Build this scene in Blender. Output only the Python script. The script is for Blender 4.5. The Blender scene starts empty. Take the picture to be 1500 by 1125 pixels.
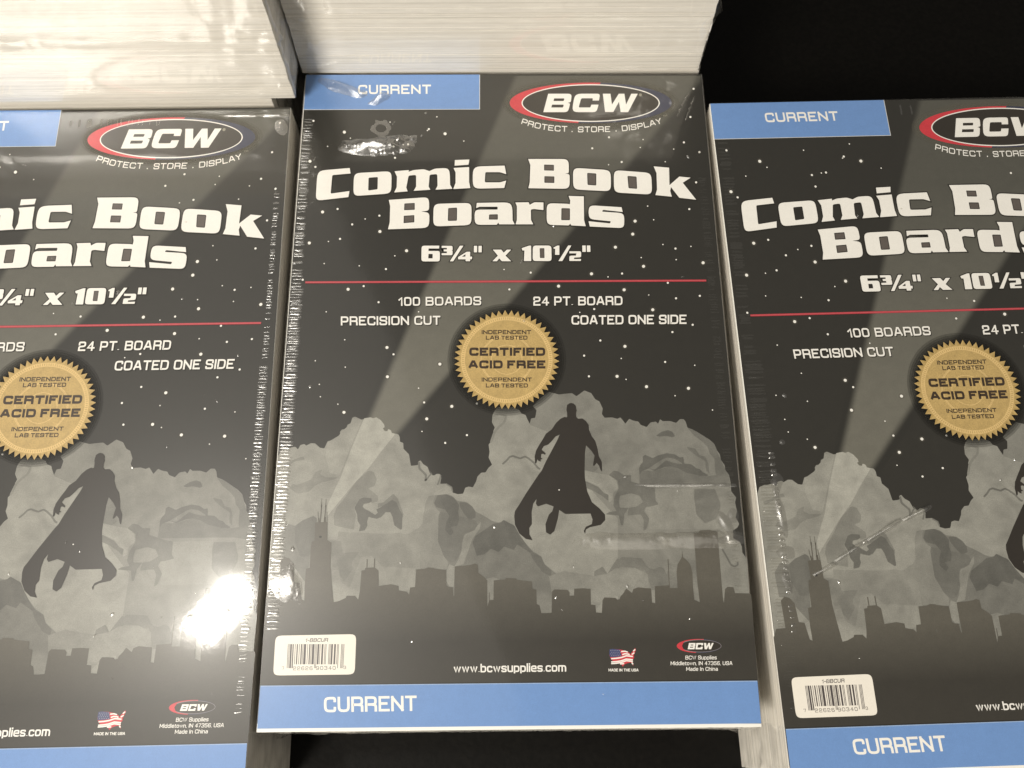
import bpy, bmesh, math, random
import numpy as np
from mathutils import Vector, Matrix, noise
from mathutils.geometry import tessellate_polygon

sc = bpy.context.scene
COL = sc.collection
MM = 0.01                      # one millimetre; the scene is built in decimetres

# ------------------------------------------------------------------ camera
CAM = Vector((83.22, 3.42, 341.45)) * MM
right = Vector((0.99990, -0.0100, 0.0095)); down = Vector((-0.0063, -0.9426, -0.3340)); fwd = Vector((0.0123, 0.3339, -0.9425))
M3 = Matrix((right, -down, -fwd)).transposed()
cd = bpy.data.cameras.new('camera'); cam = bpy.data.objects.new('camera', cd); COL.objects.link(cam)
cam.matrix_world = Matrix.Translation(CAM) @ M3.to_quaternion().to_matrix().to_4x4()
cd.sensor_width = 36; cd.lens = 1385 / 1500 * 36; cd.clip_start = 0.01; cd.clip_end = 500
sc.camera = cam

# ------------------------------------------------------------------ room light
w = bpy.data.worlds.new('World'); sc.world = w; w.use_nodes = True
wb = w.node_tree.nodes['Background']
wb.inputs[0].default_value = (1.0, 0.93, 0.82, 1); wb.inputs[1].default_value = 0.17

def lamp(name, loc, target, sx, sy, power, color, spin=None):
    d = bpy.data.lights.new(name, 'AREA'); d.shape = 'RECTANGLE'
    d.size = sx * MM; d.size_y = sy * MM; d.energy = power; d.color = color
    o = bpy.data.objects.new(name, d); COL.objects.link(o)
    o.location = Vector(loc) * MM
    if spin is None:
        o.rotation_euler = (Vector(target) * MM - o.location).to_track_quat('-Z', 'Y').to_euler()
    else:
        o.rotation_euler = (0, 0, spin)
    return o
# the ceiling panel that mirrors in the left pack, and the main lamp to the left of the table
lamp('ceiling_panel_lamp', (-425, 188, 1400), None, 118, 39, 270, (1.0, 0.945, 0.85), math.atan2(18, 14.5))
lamp('key_lamp', (-680, -850, 1180), (60, 120, 0), 460, 300, 3650, (1.0, 0.935, 0.83))
lamp('added_glint_lamp', (340, -700, 1400), None, 130, 46, 150, (1.0, 0.93, 0.80), .8)  # unseen lamp, added so creases and slack film on the right catch glints
# light the ceiling itself throws back round the panel
lamp('ceiling_bounce_lamp', (-650, 520, 1500), None, 1100, 1500, 225, (1.0, 0.94, 0.84), 0.35)

sc.view_settings.view_transform = 'Standard'; sc.view_settings.look = 'None'
sc.view_settings.exposure = 0; sc.view_settings.gamma = 1

# ------------------------------------------------------------------ materials
def srgb(r, g, b):
    f = lambda c: (c / 12.92 if c <= .04045 else ((c + .055) / 1.055) ** 2.4)
    return (f(r / 255), f(g / 255), f(b / 255))

def nd(nt, t, **kw):
    n = nt.nodes.new(t)
    for k, v in kw.items():
        if k.startswith('i_'): n.inputs[k[2:].replace('_', ' ')].default_value = v
        else: setattr(n, k, v)
    return n

def film_bump(nt, strength=1.0):
    """shrink-wrap surface relief in the object's own coordinates"""
    tc = nd(nt, 'ShaderNodeTexCoord')
    n1 = nd(nt, 'ShaderNodeTexNoise'); n1.inputs['Scale'].default_value = 1.6; n1.inputs['Detail'].default_value = 2
    n2 = nd(nt, 'ShaderNodeTexNoise'); n2.inputs['Scale'].default_value = 60; n2.inputs['Detail'].default_value = 3
    n3 = nd(nt, 'ShaderNodeTexVoronoi'); n3.inputs['Scale'].default_value = 9; n3.inputs['Randomness'].default_value = 1
    rp = nd(nt, 'ShaderNodeMapRange'); rp.inputs[1].default_value = 0.0; rp.inputs[2].default_value = 0.07; rp.inputs[3].default_value = 1; rp.inputs[4].default_value = 0
    for n in (n1, n2, n3): nt.links.new(tc.outputs['Object'], n.inputs['Vector'])
    nt.links.new(n3.outputs['Distance'], rp.inputs[0])
    b1 = nd(nt, 'ShaderNodeBump'); b1.inputs['Strength'].default_value = 1.0; b1.inputs['Distance'].default_value = 0.0035 * strength
    b2 = nd(nt, 'ShaderNodeBump'); b2.inputs['Strength'].default_value = 1.0; b2.inputs['Distance'].default_value = 0.00006 * strength
    b3 = nd(nt, 'ShaderNodeBump'); b3.inputs['Strength'].default_value = 0.8; b3.inputs['Distance'].default_value = 0.00025 * strength
    nt.links.new(n1.outputs['Fac'], b1.inputs['Height']); nt.links.new(n2.outputs['Fac'], b2.inputs['Height']); nt.links.new(rp.outputs[0], b3.inputs['Height'])
    nt.links.new(b1.outputs[0], b2.inputs['Normal']); nt.links.new(b2.outputs[0], b3.inputs['Normal'])
    return b3.outputs[0]

_ink = {}
def ink(name, rgb, alpha=1.0, mottle=0.10, coat=True, rgb2=None, span=None, soft=0):
    """printed ink on coated board under tight clear film; rgb2/span: printed fade along the cover height"""
    if name in _ink: return _ink[name]
    m = bpy.data.materials.new(name); m.use_nodes = True; nt = m.node_tree
    p = nt.nodes['Principled BSDF']
    p.inputs['Roughness'].default_value = 0.30; p.inputs['Specular IOR Level'].default_value = 1.0
    if coat:
        p.inputs['Coat Weight'].default_value = 1.0; p.inputs['Coat Roughness'].default_value = 0.062; p.inputs['Coat IOR'].default_value = 1.5
        nt.links.new(film_bump(nt), p.inputs['Coat Normal'])
    tc = nd(nt, 'ShaderNodeTexCoord'); ns = nd(nt, 'ShaderNodeTexNoise')
    ns.inputs['Scale'].default_value = 22; ns.inputs['Detail'].default_value = 6; ns.inputs['Roughness'].default_value = 0.75
    nt.links.new(tc.outputs['Object'], ns.inputs['Vector'])
    mr = nd(nt, 'ShaderNodeMapRange'); mr.inputs[1].default_value = 0.25; mr.inputs[2].default_value = 0.75
    mr.inputs[3].default_value = 1 - mottle; mr.inputs[4].default_value = 1 + mottle
    nt.links.new(ns.outputs['Fac'], mr.inputs[0])
    mx = nd(nt, 'ShaderNodeMix', data_type='RGBA', blend_type='MULTIPLY'); mx.inputs[0].default_value = 1
    nt.links.new(mr.outputs[0], mx.inputs[7])
    if rgb2:
        sp = nd(nt, 'ShaderNodeSeparateXYZ'); nt.links.new(tc.outputs['Object'], sp.inputs[0])
        r2 = nd(nt, 'ShaderNodeMapRange'); r2.inputs[1].default_value = span[0] * MM; r2.inputs[2].default_value = span[1] * MM
        nt.links.new(sp.outputs[1], r2.inputs[0])
        m2 = nd(nt, 'ShaderNodeMix', data_type='RGBA'); m2.inputs[6].default_value = (*rgb, 1); m2.inputs[7].default_value = (*rgb2, 1)
        nt.links.new(r2.outputs[0], m2.inputs[0]); nt.links.new(m2.outputs[2], mx.inputs[6])
    else:
        mx.inputs[6].default_value = (*rgb, 1)
    if soft:      # painterly unevenness of the artwork
        sn = nd(nt, 'ShaderNodeTexNoise'); sn.inputs['Scale'].default_value = 7; sn.inputs['Detail'].default_value = 4; sn.inputs['Distortion'].default_value = 1.2
        nt.links.new(tc.outputs['Object'], sn.inputs['Vector'])
        sr = nd(nt, 'ShaderNodeMapRange'); sr.inputs[1].default_value = .32; sr.inputs[2].default_value = .68; sr.inputs[3].default_value = 1 - soft; sr.inputs[4].default_value = 1 + soft
        nt.links.new(sn.outputs['Fac'], sr.inputs[0])
        sm = nd(nt, 'ShaderNodeMix', data_type='RGBA', blend_type='MULTIPLY'); sm.inputs[0].default_value = 1
        nt.links.new(mx.outputs[2], sm.inputs[6]); nt.links.new(sr.outputs[0], sm.inputs[7]); mx = sm
    # halftone grain of the print
    gn = nd(nt, 'ShaderNodeTexNoise'); gn.inputs['Scale'].default_value = 260; gn.inputs['Detail'].default_value = 3; gn.inputs['Roughness'].default_value = .8
    nt.links.new(tc.outputs['Object'], gn.inputs['Vector'])
    gr = nd(nt, 'ShaderNodeMapRange'); gr.inputs[1].default_value = .3; gr.inputs[2].default_value = .7; gr.inputs[3].default_value = 1 - mottle * 1.3; gr.inputs[4].default_value = 1 + mottle * 1.3
    nt.links.new(gn.outputs['Fac'], gr.inputs[0])
    m3 = nd(nt, 'ShaderNodeMix', data_type='RGBA', blend_type='MULTIPLY'); m3.inputs[0].default_value = 1
    nt.links.new(mx.outputs[2], m3.inputs[6]); nt.links.new(gr.outputs[0], m3.inputs[7])
    nt.links.new(m3.outputs[2], p.inputs['Base Color'])
    if alpha < 1: p.inputs['Alpha'].default_value = alpha
    _ink[name] = m
    return m

def film_material(name, rough=0.09, bump=1.0, refl=1.0):
    m = bpy.data.materials.new(name); m.use_nodes = True; nt = m.node_tree; nt.nodes.clear()
    o = nd(nt, 'ShaderNodeOutputMaterial'); mix = nd(nt, 'ShaderNodeMixShader')
    t = nd(nt, 'ShaderNodeBsdfTransparent'); t.inputs[0].default_value = (.985, .98, .965, 1)
    g = nd(nt, 'ShaderNodeBsdfGlossy'); g.inputs['Roughness'].default_value = rough; g.inputs[0].default_value = (1, 1, 1, 1)
    lw = nd(nt, 'ShaderNodeLayerWeight'); lw.inputs[0].default_value = .5
    pw = nd(nt, 'ShaderNodeMath', operation='POWER'); pw.inputs[1].default_value = 5
    ml = nd(nt, 'ShaderNodeMath', operation='MULTIPLY_ADD'); ml.inputs[1].default_value = .9; ml.inputs[2].default_value = .05 * refl
    nt.links.new(lw.outputs['Facing'], pw.inputs[0]); nt.links.new(pw.outputs[0], ml.inputs[0]); nt.links.new(ml.outputs[0], mix.inputs[0])
    if bump:
        b = film_bump(nt, bump); nt.links.new(b, g.inputs['Normal'])
    nt.links.new(t.outputs[0], mix.inputs[1]); nt.links.new(g.outputs[0], mix.inputs[2]); nt.links.new(mix.outputs[0], o.inputs[0])
    return m

def board_material(name, rgb):
    m = bpy.data.materials.new(name); m.use_nodes = True; nt = m.node_tree; p = nt.nodes['Principled BSDF']
    tc = nd(nt, 'ShaderNodeTexCoord'); mp = nd(nt, 'ShaderNodeMapping'); mp.inputs['Scale'].default_value = (1, 1, 14)
    ns = nd(nt, 'ShaderNodeTexNoise'); ns.inputs['Scale'].default_value = 9; ns.inputs['Detail'].default_value = 5
    nt.links.new(tc.outputs['Object'], mp.inputs[0]); nt.links.new(mp.outputs[0], ns.inputs['Vector'])
    cr = nd(nt, 'ShaderNodeMapRange'); cr.inputs[1].default_value = .3; cr.inputs[2].default_value = .7; cr.inputs[3].default_value = .93; cr.inputs[4].default_value = 1.04
    nt.links.new(ns.outputs['Fac'], cr.inputs[0])
    mx = nd(nt, 'ShaderNodeMix', data_type='RGBA', blend_type='MULTIPLY'); mx.inputs[0].default_value = 1; mx.inputs[6].default_value = (*rgb, 1)
    nt.links.new(cr.outputs[0], mx.inputs[7]); nt.links.new(mx.outputs[2], p.inputs['Base Color'])
    p.inputs['Roughness'].default_value = 0.8
    return m

FILM = film_material('clear_shrink_film'); FILM_SIDE = film_material('clear_side_film', 0.10, .22, 1.3)
FILM_TENT = film_material('tented_film', 0.26, 0.2, 4.5)
FILM_FAINT = film_material('faint_film', 0.17, 0.0, 2.2)
FILM_BAND = film_material('slack_film', 0.38, 0.0, 2.2)
FILM_CREASE = film_material('creased_film', 0.36, 0.0, 4.5)
FILM_SOFT = film_material('folded_film', 0.16, 0.6, 2.6)
FILM_EDGE = film_material('crimped_film', 0.26, 0.0, 4.6)
BOARD = [board_material('white_board', (0.800, 0.776, 0.733)), board_material('cream_board', (0.765, 0.736, 0.685)), board_material('grey_board', (0.700, 0.675, 0.631))]

WHITE = ink('white_ink', (.83, .815, .77), mottle=.03)
EDGEWHITE = ink('bare_board', (.86, .85, .80), mottle=.02)
SKY = ink('night_sky_ink', (.021, .0195, .0155), rgb2=(.017, .016, .0125), span=(60, 250))
BEAM = ink('searchlight_ink', (.135, .131, .108), rgb2=(.075, .0735, .061), span=(130, 225))
OUTL = ink('black_outline_ink', (.014, .012, .009))
COUNTER = ink('counter_ink', (.10, .085, .075))
BLUE = ink('blue_ink', (.14, .27, .56), mottle=.05)
TONES = {}
def grey(v):
    k = round(.25 * (v / .27) ** 1.3, 3)
    return ink('cloud_tone_%03d' % int(k * 1000), (k, k * .99, k * .88), mottle=.14, soft=.15)
SKYLINE = ink('skyline_ink', (.030, .027, .021), rgb2=(.096, .089, .072), span=(29, 50))
HERO = ink('figure_ink', (.019, .015, .011))
RED = ink('red_ink', (.55, .035, .05)); NAVY = ink('navy_ink', (.028, .032, .065)); LOGO = ink('logo_black_ink', (.022, .017, .012))
GOLD = ink('gold_ink', (.47, .33, .125), mottle=.16); GOLDL = ink('pale_gold_ink', (.66, .47, .20), mottle=.1); GOLDD = ink('deep_gold_ink', (.41, .28, .095), mottle=.1)
BROWN = ink('brown_ink', (.035, .02, .010)); BAR = ink('barcode_ink', (.07, .06, .06)); RULE = ink('rule_ink', (.40, .035, .05)); RULEL = ink('rule_light_ink', (.52, .08, .095))
PALE = ink('pale_line_ink', (.62, .62, .60)); DIM = ink('dim_ink', (.25, .24, .19))
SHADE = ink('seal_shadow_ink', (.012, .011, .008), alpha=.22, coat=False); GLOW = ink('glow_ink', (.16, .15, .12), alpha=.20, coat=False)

# ------------------------------------------------------------------ art space
# The cover art was traced from the flat printed sheet; this turns a trace point into millimetres on the sheet.
W, H = 171.45, 266.7
def homography(src, dst):
    A = []
    for (x, y), (u, v) in zip(src, dst):
        A.append([x, y, 1, 0, 0, 0, -u * x, -u * y, -u]); A.append([0, 0, 0, x, y, 1, -v * x, -v * y, -v])
    return np.linalg.svd(np.array(A, float))[2][-1].reshape(3, 3)
HI = homography([(375.6, 1072.9), (1115.9, 1064.9), (1027.6, 108.5), (448.1, 109.8)], [(0, 0), (W, 0), (W, H), (0, H)])
def art(p):
    q = HI @ np.array([p[0], p[1], 1.0]); return (q[0] / q[2], q[1] / q[2])
def Z(x0, y0, s, pts):
    return [(x0 + p[0] * s, y0 + p[1] * s) + ((p[2] * s,) if len(p) > 2 else ()) for p in pts]

def rounded(pts, closed=True, rdef=0.0, seg=5):
    out = []; n = len(pts)
    for i, p in enumerate(pts):
        r = p[2] if len(p) > 2 else rdef
        a = pts[i - 1]; b = pts[(i + 1) % n]
        if r <= 0 or (not closed and i in (0, n - 1)): out.append((p[0], p[1])); continue
        va = Vector((a[0] - p[0], a[1] - p[1])); vb = Vector((b[0] - p[0], b[1] - p[1]))
        la, lb = va.length, vb.length
        if la < 1e-6 or lb < 1e-6: out.append((p[0], p[1])); continue
        r = min(r, la * .48, lb * .48)
        P0 = Vector(p[:2]) + va / la * r; P2 = Vector(p[:2]) + vb / lb * r; P1 = Vector(p[:2])
        for k in range(seg + 1):
            t = k / seg
            q = P0 * (1 - t) ** 2 + P1 * 2 * t * (1 - t) * 1.0 + P2 * t * t
            # pull towards the corner for a squarer, superelliptic turn
            q = q.lerp(P1, 0.16 * math.sin(math.pi * t))
            out.append((q.x, q.y))
    return out

LAY = 0.3       # how far print layers stand apart
class Mesh:
    def __init__(s): s.v = []; s.f = []; s.m = []; s.mats = []
    def mi(s, mat):
        if mat not in s.mats: s.mats.append(mat)
        return s.mats.index(mat)
    def poly(s, loops, mat, z, trace=True, r=0.0):
        """fill a polygon with holes; loops in trace px (or mm when trace=False)"""
        L = [rounded(l, True, r) for l in loops]
        if trace: L = [[art(p) for p in l] for l in L]
        flat = [p for l in L for p in l]; base = len(s.v)
        tris = tessellate_polygon([[Vector((p[0], p[1], 0)) for p in l] for l in L])
        s.v += [(p[0] * MM, p[1] * MM, z * LAY * MM) for p in flat]; k = s.mi(mat)
        for t in tris:
            a, b, c = (flat[i] for i in t)
            ar = (b[0] - a[0]) * (c[1] - a[1]) - (b[1] - a[1]) * (c[0] - a[0])
            if abs(ar) < 1e-9: continue
            t = t if ar > 0 else (t[0], t[2], t[1])
            s.f.append(tuple(base + i for i in t)); s.m.append(k)
    def ribbon(s, pts, width, mat, z, closed=False, trace=True, r=0.0, ends=(0.0, 0.0)):
        P = [Vector(p) for p in rounded(pts, closed, r, 4)]
        Q = [P[0]]
        for p in P[1:]:
            if (p - Q[-1]).length > 1e-4: Q.append(p)
        P = Q; n = len(P); h = width / 2
        if closed and (P[0] - P[-1]).length < 1e-4: P.pop(); n -= 1
        if n < 2: return
        lo, hi = [], []
        for i in range(n):
            a = P[i - 1] if (i or closed) else None; b = P[(i + 1) % n] if (i < n - 1 or closed) else None
            d1 = (P[i] - a).normalized() if a is not None else None; d2 = (b - P[i]).normalized() if b is not None else None
            if d1 is None: d1 = d2
            if d2 is None: d2 = d1
            n1 = Vector((-d1.y, d1.x)); n2 = Vector((-d2.y, d2.x)); m = n1 + n2
            if m.length < .05: m = n1.copy()
            m.normalize(); c = max(m.dot(n1), .74); m = m * (h / c)
            c0 = P[i]
            if not closed and i == 0: c0 = c0 - d2 * ends[0]
            if not closed and i == n - 1: c0 = c0 + d1 * ends[1]
            lo.append(c0 - m); hi.append(c0 + m)
        base = len(s.v); k = s.mi(mat)
        for a, b in zip(lo, hi):
            for p in (a, b):
                q = art(p) if trace else (p.x, p.y)
                s.v.append((q[0] * MM, q[1] * MM, z * LAY * MM))
        for i in range(n if closed else n - 1):
            j = (i + 1) % n
            f = (base + 2 * i, base + 2 * j, base + 2 * j + 1, base + 2 * i + 1)
            if trace: f = f[::-1]
            s.f.append(f); s.m.append(k)
    def ellipse(s, cx, cy, a, b, mat, z, hole=None, n=72):
        o = [(cx + a * math.cos(i * 2 * math.pi / n), cy + b * math.sin(i * 2 * math.pi / n)) for i in range(n)]
        if hole:
            ha, hb = hole; k = s.mi(mat); base = len(s.v)
            for i in range(n):
                for (x, y) in (o[i], (cx + ha * math.cos(i * 2 * math.pi / n), cy + hb * math.sin(i * 2 * math.pi / n))):
                    q = art((x, y)); s.v.append((q[0] * MM, q[1] * MM, z * LAY * MM))
            for i in range(n):
                j = (i + 1) % n; s.f.append((base + 2 * i, base + 2 * j, base + 2 * j + 1, base + 2 * i + 1)); s.m.append(k)
                # keep normals up
                s.f[-1] = s.f[-1][::-1] if _area([s.v[q] for q in s.f[-1]]) < 0 else s.f[-1]
        else: s.poly([o], mat, z)
    def build(s, name, parent=None):
        me = bpy.data.meshes.new(name); me.from_pydata(s.v, [], s.f)
        for m in s.mats: me.materials.append(m)
        me.polygons.foreach_set('material_index', s.m); me.update()
        o = bpy.data.objects.new(name, me); COL.objects.link(o)
        if parent: o.parent = parent
        return o
def _area(v):
    return sum(v[i][0] * v[(i + 1) % len(v)][1] - v[(i + 1) % len(v)][0] * v[i][1] for i in range(len(v)))

# ------------------------------------------------------------------ wide technical lettering
G = {
'A': (1.0, '0,0 .40,1 .60,1 1,0|.2,.30 .8,.30'), 'B': (.95, '0,0 0,1 .96,1* .96,.53* .1,.53|.1,.53 1,.53* 1,0* 0,0'),
'C': (.95, '1,.68 1,1* 0,1* 0,0* 1,0* 1,.32'), 'D': (.97, '.02,0 0,0 0,1 1,1* 1,0* .02,0'), 'E': (.85, '1,1 0,1 0,0 1,0|.1,.52 .9,.52'),
'F': (.8, '1,1 0,1 0,0|.1,.5 .88,.5'), 'G': (.97, '1,.72 1,1* 0,1* 0,0* 1,0* 1,.48 .55,.48'), 'H': (.95, '0,0 0,1|1,0 1,1|.1,.5 .9,.5'),
'I': (.0, '0,0 0,1'), 'L': (.8, '0,1 0,0 1,0'), 'M': (1.15, '0,0 0,1|1,0 1,1|.04,.97 .5,.22 .96,.97'), 'N': (.98, '0,0 0,1|1,0 1,1|0,.98 1,.02'),
'O': (1.0, '0,.5 0,1* 1,1* 1,0* 0,0* 0,.5'), 'P': (.9, '0,0 0,1 1,1* 1,.40* .1,.40'), 'R': (.95, '0,0 0,1 .98,1* .98,.46* .1,.46|.55,.46 1,.42* 1,0'),
'S': (.92, '1,.72 1,1* 0,1* 0,.53* 1,.47* 1,0* 0,0* 0,.28'), 'T': (.9, '0,1 1,1|.5,.9 .5,0'), 'U': (.95, '0,1 0,0* 1,0* 1,1'),
'V': (.95, '0,1 .5,0 1,1'), 'W': (1.4, '0,1 .26,0 .5,1 .74,0 1,1'), 'Y': (.9, '0,1 .5,.45 1,1|.5,.5 .5,0'), 'X': (.95, '0,0 1,1|0,1 1,0'),
'0': (.85, '0,.5 0,1* 1,1* 1,0* 0,0* 0,.5'), '1': (.4, '0,.72 .9,1 .9,0'), '2': (.85, '0,.72 0,1* 1,1* 1,.52* 0,.45* 0,0 1,0'),
'3': (.85, '0,.76 0,1* 1,1* 1,.53* .35,.53|.35,.53 1,.53* 1,0* 0,0* 0,.25'), '4': (.9, '.72,0 .72,1|.66,.97 0,.28 1,.28'), '5': (.85, '1,1 .04,1 0,.58 1,.6* 1,0* 0,0* 0,.24'),
'6': (.85, '1,.8 1,1* 0,1* 0,0* 1,0* 1,.57* .1,.57'), '7': (.8, '0,1 1,1 .35,0'), '8': (.85, '0,.5 0,1* 1,1* 1,0* 0,0* 0,.5|.1,.52 .9,.52'),
'9': (.85, '0,.2 0,0* 1,0* 1,1* 0,1* 0,.43* .9,.43'), '.': (.0, '0,-.02 0,.05'), ',': (.0, '0,.06 -.03,-.15'), '-': (.4, '0,.42 1,.42'), '/': (.5, '0,0 1,1'),
'a': (.72, '.05,.70 1,.70* 1,0|.9,.38 0,.38* 0,0* .9,0'), 'b': (.74, '0,1 0,0 1,0* 1,.70* .1,.70'), 'c': (.68, '1,.50 1,.70* 0,.70* 0,0* 1,0* 1,.20'),
'd': (.74, '1,1 1,0 0,0* 0,.70* .9,.70'), 'e': (.72, '.1,.36 1,.36 1,.70* 0,.70* 0,0* 1,0* 1,.12'), 'h': (.72, '0,1 0,0|.1,.70 1,.70* 1,0'),
'i': (.0, '0,0 0,.72|0,.90 0,1.02'), 'l': (.0, '0,0 0,1'), 'm': (1.15, '0,0 0,.70 1,.70* 1,0|.5,.6 .5,0'), 'n': (.72, '0,0 0,.70 1,.70* 1,0'),
'o': (.74, '0,.35 0,.70* 1,.70* 1,0* 0,0* 0,.35'), 'p': (.74, '0,-.28 0,.70 1,.70* 1,0* .1,0'), 's': (.68, '1,.52 1,.70* 0,.70* 0,.38* 1,.32* 1,0* 0,0* 0,.18'),
't': (.42, '.3,.95 .3,0* 1,0|-.1,.70 1,.70'), 'u': (.72, '0,.72 0,0* .9,0|1,-.06 1,.72'), 'w': (1.05, '0,.72 .26,0 .5,.72 .74,0 1,.72'),
}
def text(M, s, p0, p1, cap, mat, z, t=.17, shear=0.0, mid=None, sp=.20, space=.55, up=None):
    """set s between two baseline points (trace px); mid bends the baseline"""
    wd = []
    x = 0.0; pos = []
    for ch in s:
        if ch == ' ': x += space; continue
        g = G[ch]; wch = g[0] * .9 + t
        pos.append((ch, x, wch)); x += wch + sp
    total = pos[-1][1] + pos[-1][2]
    L = math.hypot(p1[0] - p0[0], p1[1] - p0[1])
    kx = L / (total * cap)
    P0, P1 = Vector(p0), Vector(p1)
    Pm = Vector(mid) * 2 - (P0 + P1) / 2 if mid else (P0 + P1) / 2
    def base(u):
        q = P0 * (1 - u) ** 2 + Pm * 2 * u * (1 - u) + P1 * u * u
        d = (Pm - P0) * (1 - u) + (P1 - Pm) * u
        return q, d.normalized()
    for n, (ch, gx, wch) in enumerate(pos):
        u = (gx + wch / 2) / total
        q, d = base(u); nrm = Vector((d.y, -d.x))
        for k, st in enumerate(G[ch][1].split('|')):
            pts = []; raw = []
            for tok in st.split():
                raw.append(tuple(float(v) for v in tok.rstrip('*').split(',')))
                rr = tok.endswith('*'); a, b = tok.rstrip('*').split(',')
                bx = (t / 2 + float(a) * (wch - t)) - wch / 2; by = t / 2 + float(b) * (1 - t)
                X = bx * kx * cap + by * cap * shear; Y = by * cap
                P = q + d * X + nrm * Y
                pts.append((P.x, P.y) + ((cap * .30,) if rr else ()))
            closed = len(pts) > 3 and (Vector(pts[0][:2]) - Vector(pts[-1][:2])).length < 1e-5
            if closed: pts = pts[:-1]
            e = t * cap / 2 * .98
            def cap_at(a, b):      # a: end, b: its neighbour
                dx, dy = abs(a[0] - b[0]), abs(a[1] - b[1])
                if dy > dx: return e if (a[1] in (0, 1) or abs(a[1] - .72) < .03 or a[1] == 1.02) and not (dx > .1) else (e * .5 if dx > .1 and a[1] in (0, 1) else 0)
                return e if a[0] in (0, 1) else 0
            en = (0, 0) if closed else (cap_at(raw[0], raw[1]), cap_at(raw[-1], raw[-2]))
            M.ribbon(pts, t * cap, mat, z + .003 * k, closed=closed, ends=en)

def offset(loop, d):
    P = [Vector(p[:2]) for p in rounded(loop)]
    Q = [p for i, p in enumerate(P) if (p - P[i - 1]).length > 1e-3]; P = Q
    A = sum(P[i - 1].x * P[i].y - P[i].x * P[i - 1].y for i in range(len(P)))
    s = 1 if A > 0 else -1; out = []
    for i in range(len(P)):
        d1 = (P[i] - P[i - 1]).normalized(); d2 = (P[(i + 1) % len(P)] - P[i]).normalized()
        n1 = Vector((d1.y, -d1.x)) * s; n2 = Vector((d2.y, -d2.x)) * s; m = n1 + n2
        if m.length < .1: m = n1
        m.normalize(); c = max(m.dot(n1), .5); out.append(tuple(P[i] + m * d / c))
    return out

# ------------------------------------------------------------------ the printed cover (made once, shared by every pack)
z0 = 0.0
PROTO = []
def printed(name, M): PROTO.append(M.build(name)); return PROTO[-1]

def soft_beam(mat, lines):
    """the printed searchlight melts into the printed sky over a millimetre or two"""
    nt = mat.node_tree; p = nt.nodes['Principled BSDF']; src = p.inputs['Base Color'].links[0].from_socket
    tc = nd(nt, 'ShaderNodeTexCoord'); fac = None
    for a, b, sgn in lines:
        a, b = Vector(art(a)), Vector(art(b)); d = (b - a).normalized(); nrm = Vector((d.y, -d.x)) * sgn
        dp = nd(nt, 'ShaderNodeVectorMath', operation='DOT_PRODUCT'); dp.inputs[1].default_value = (nrm.x, nrm.y, 0)
        nt.links.new(tc.outputs['Object'], dp.inputs[0])
        mr = nd(nt, 'ShaderNodeMapRange', interpolation_type='SMOOTHSTEP'); o = nrm.dot(a)
        mr.inputs[1].default_value = (o - 1.5) * MM; mr.inputs[2].default_value = (o + 1.9) * MM
        nt.links.new(dp.outputs['Value'], mr.inputs[0])
        if fac is None: fac = mr.outputs[0]
        else:
            mu = nd(nt, 'ShaderNodeMath', operation='MULTIPLY'); nt.links.new(fac, mu.inputs[0]); nt.links.new(mr.outputs[0], mu.inputs[1]); fac = mu.outputs[0]
    mx = nd(nt, 'ShaderNodeMix', data_type='RGBA'); mx.inputs[6].default_value = (.0175, .0165, .013, 1)
    nt.links.new(fac, mx.inputs[0]); nt.links.new(src, mx.inputs[7]); nt.links.new(mx.outputs[2], p.inputs['Base Color'])

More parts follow.
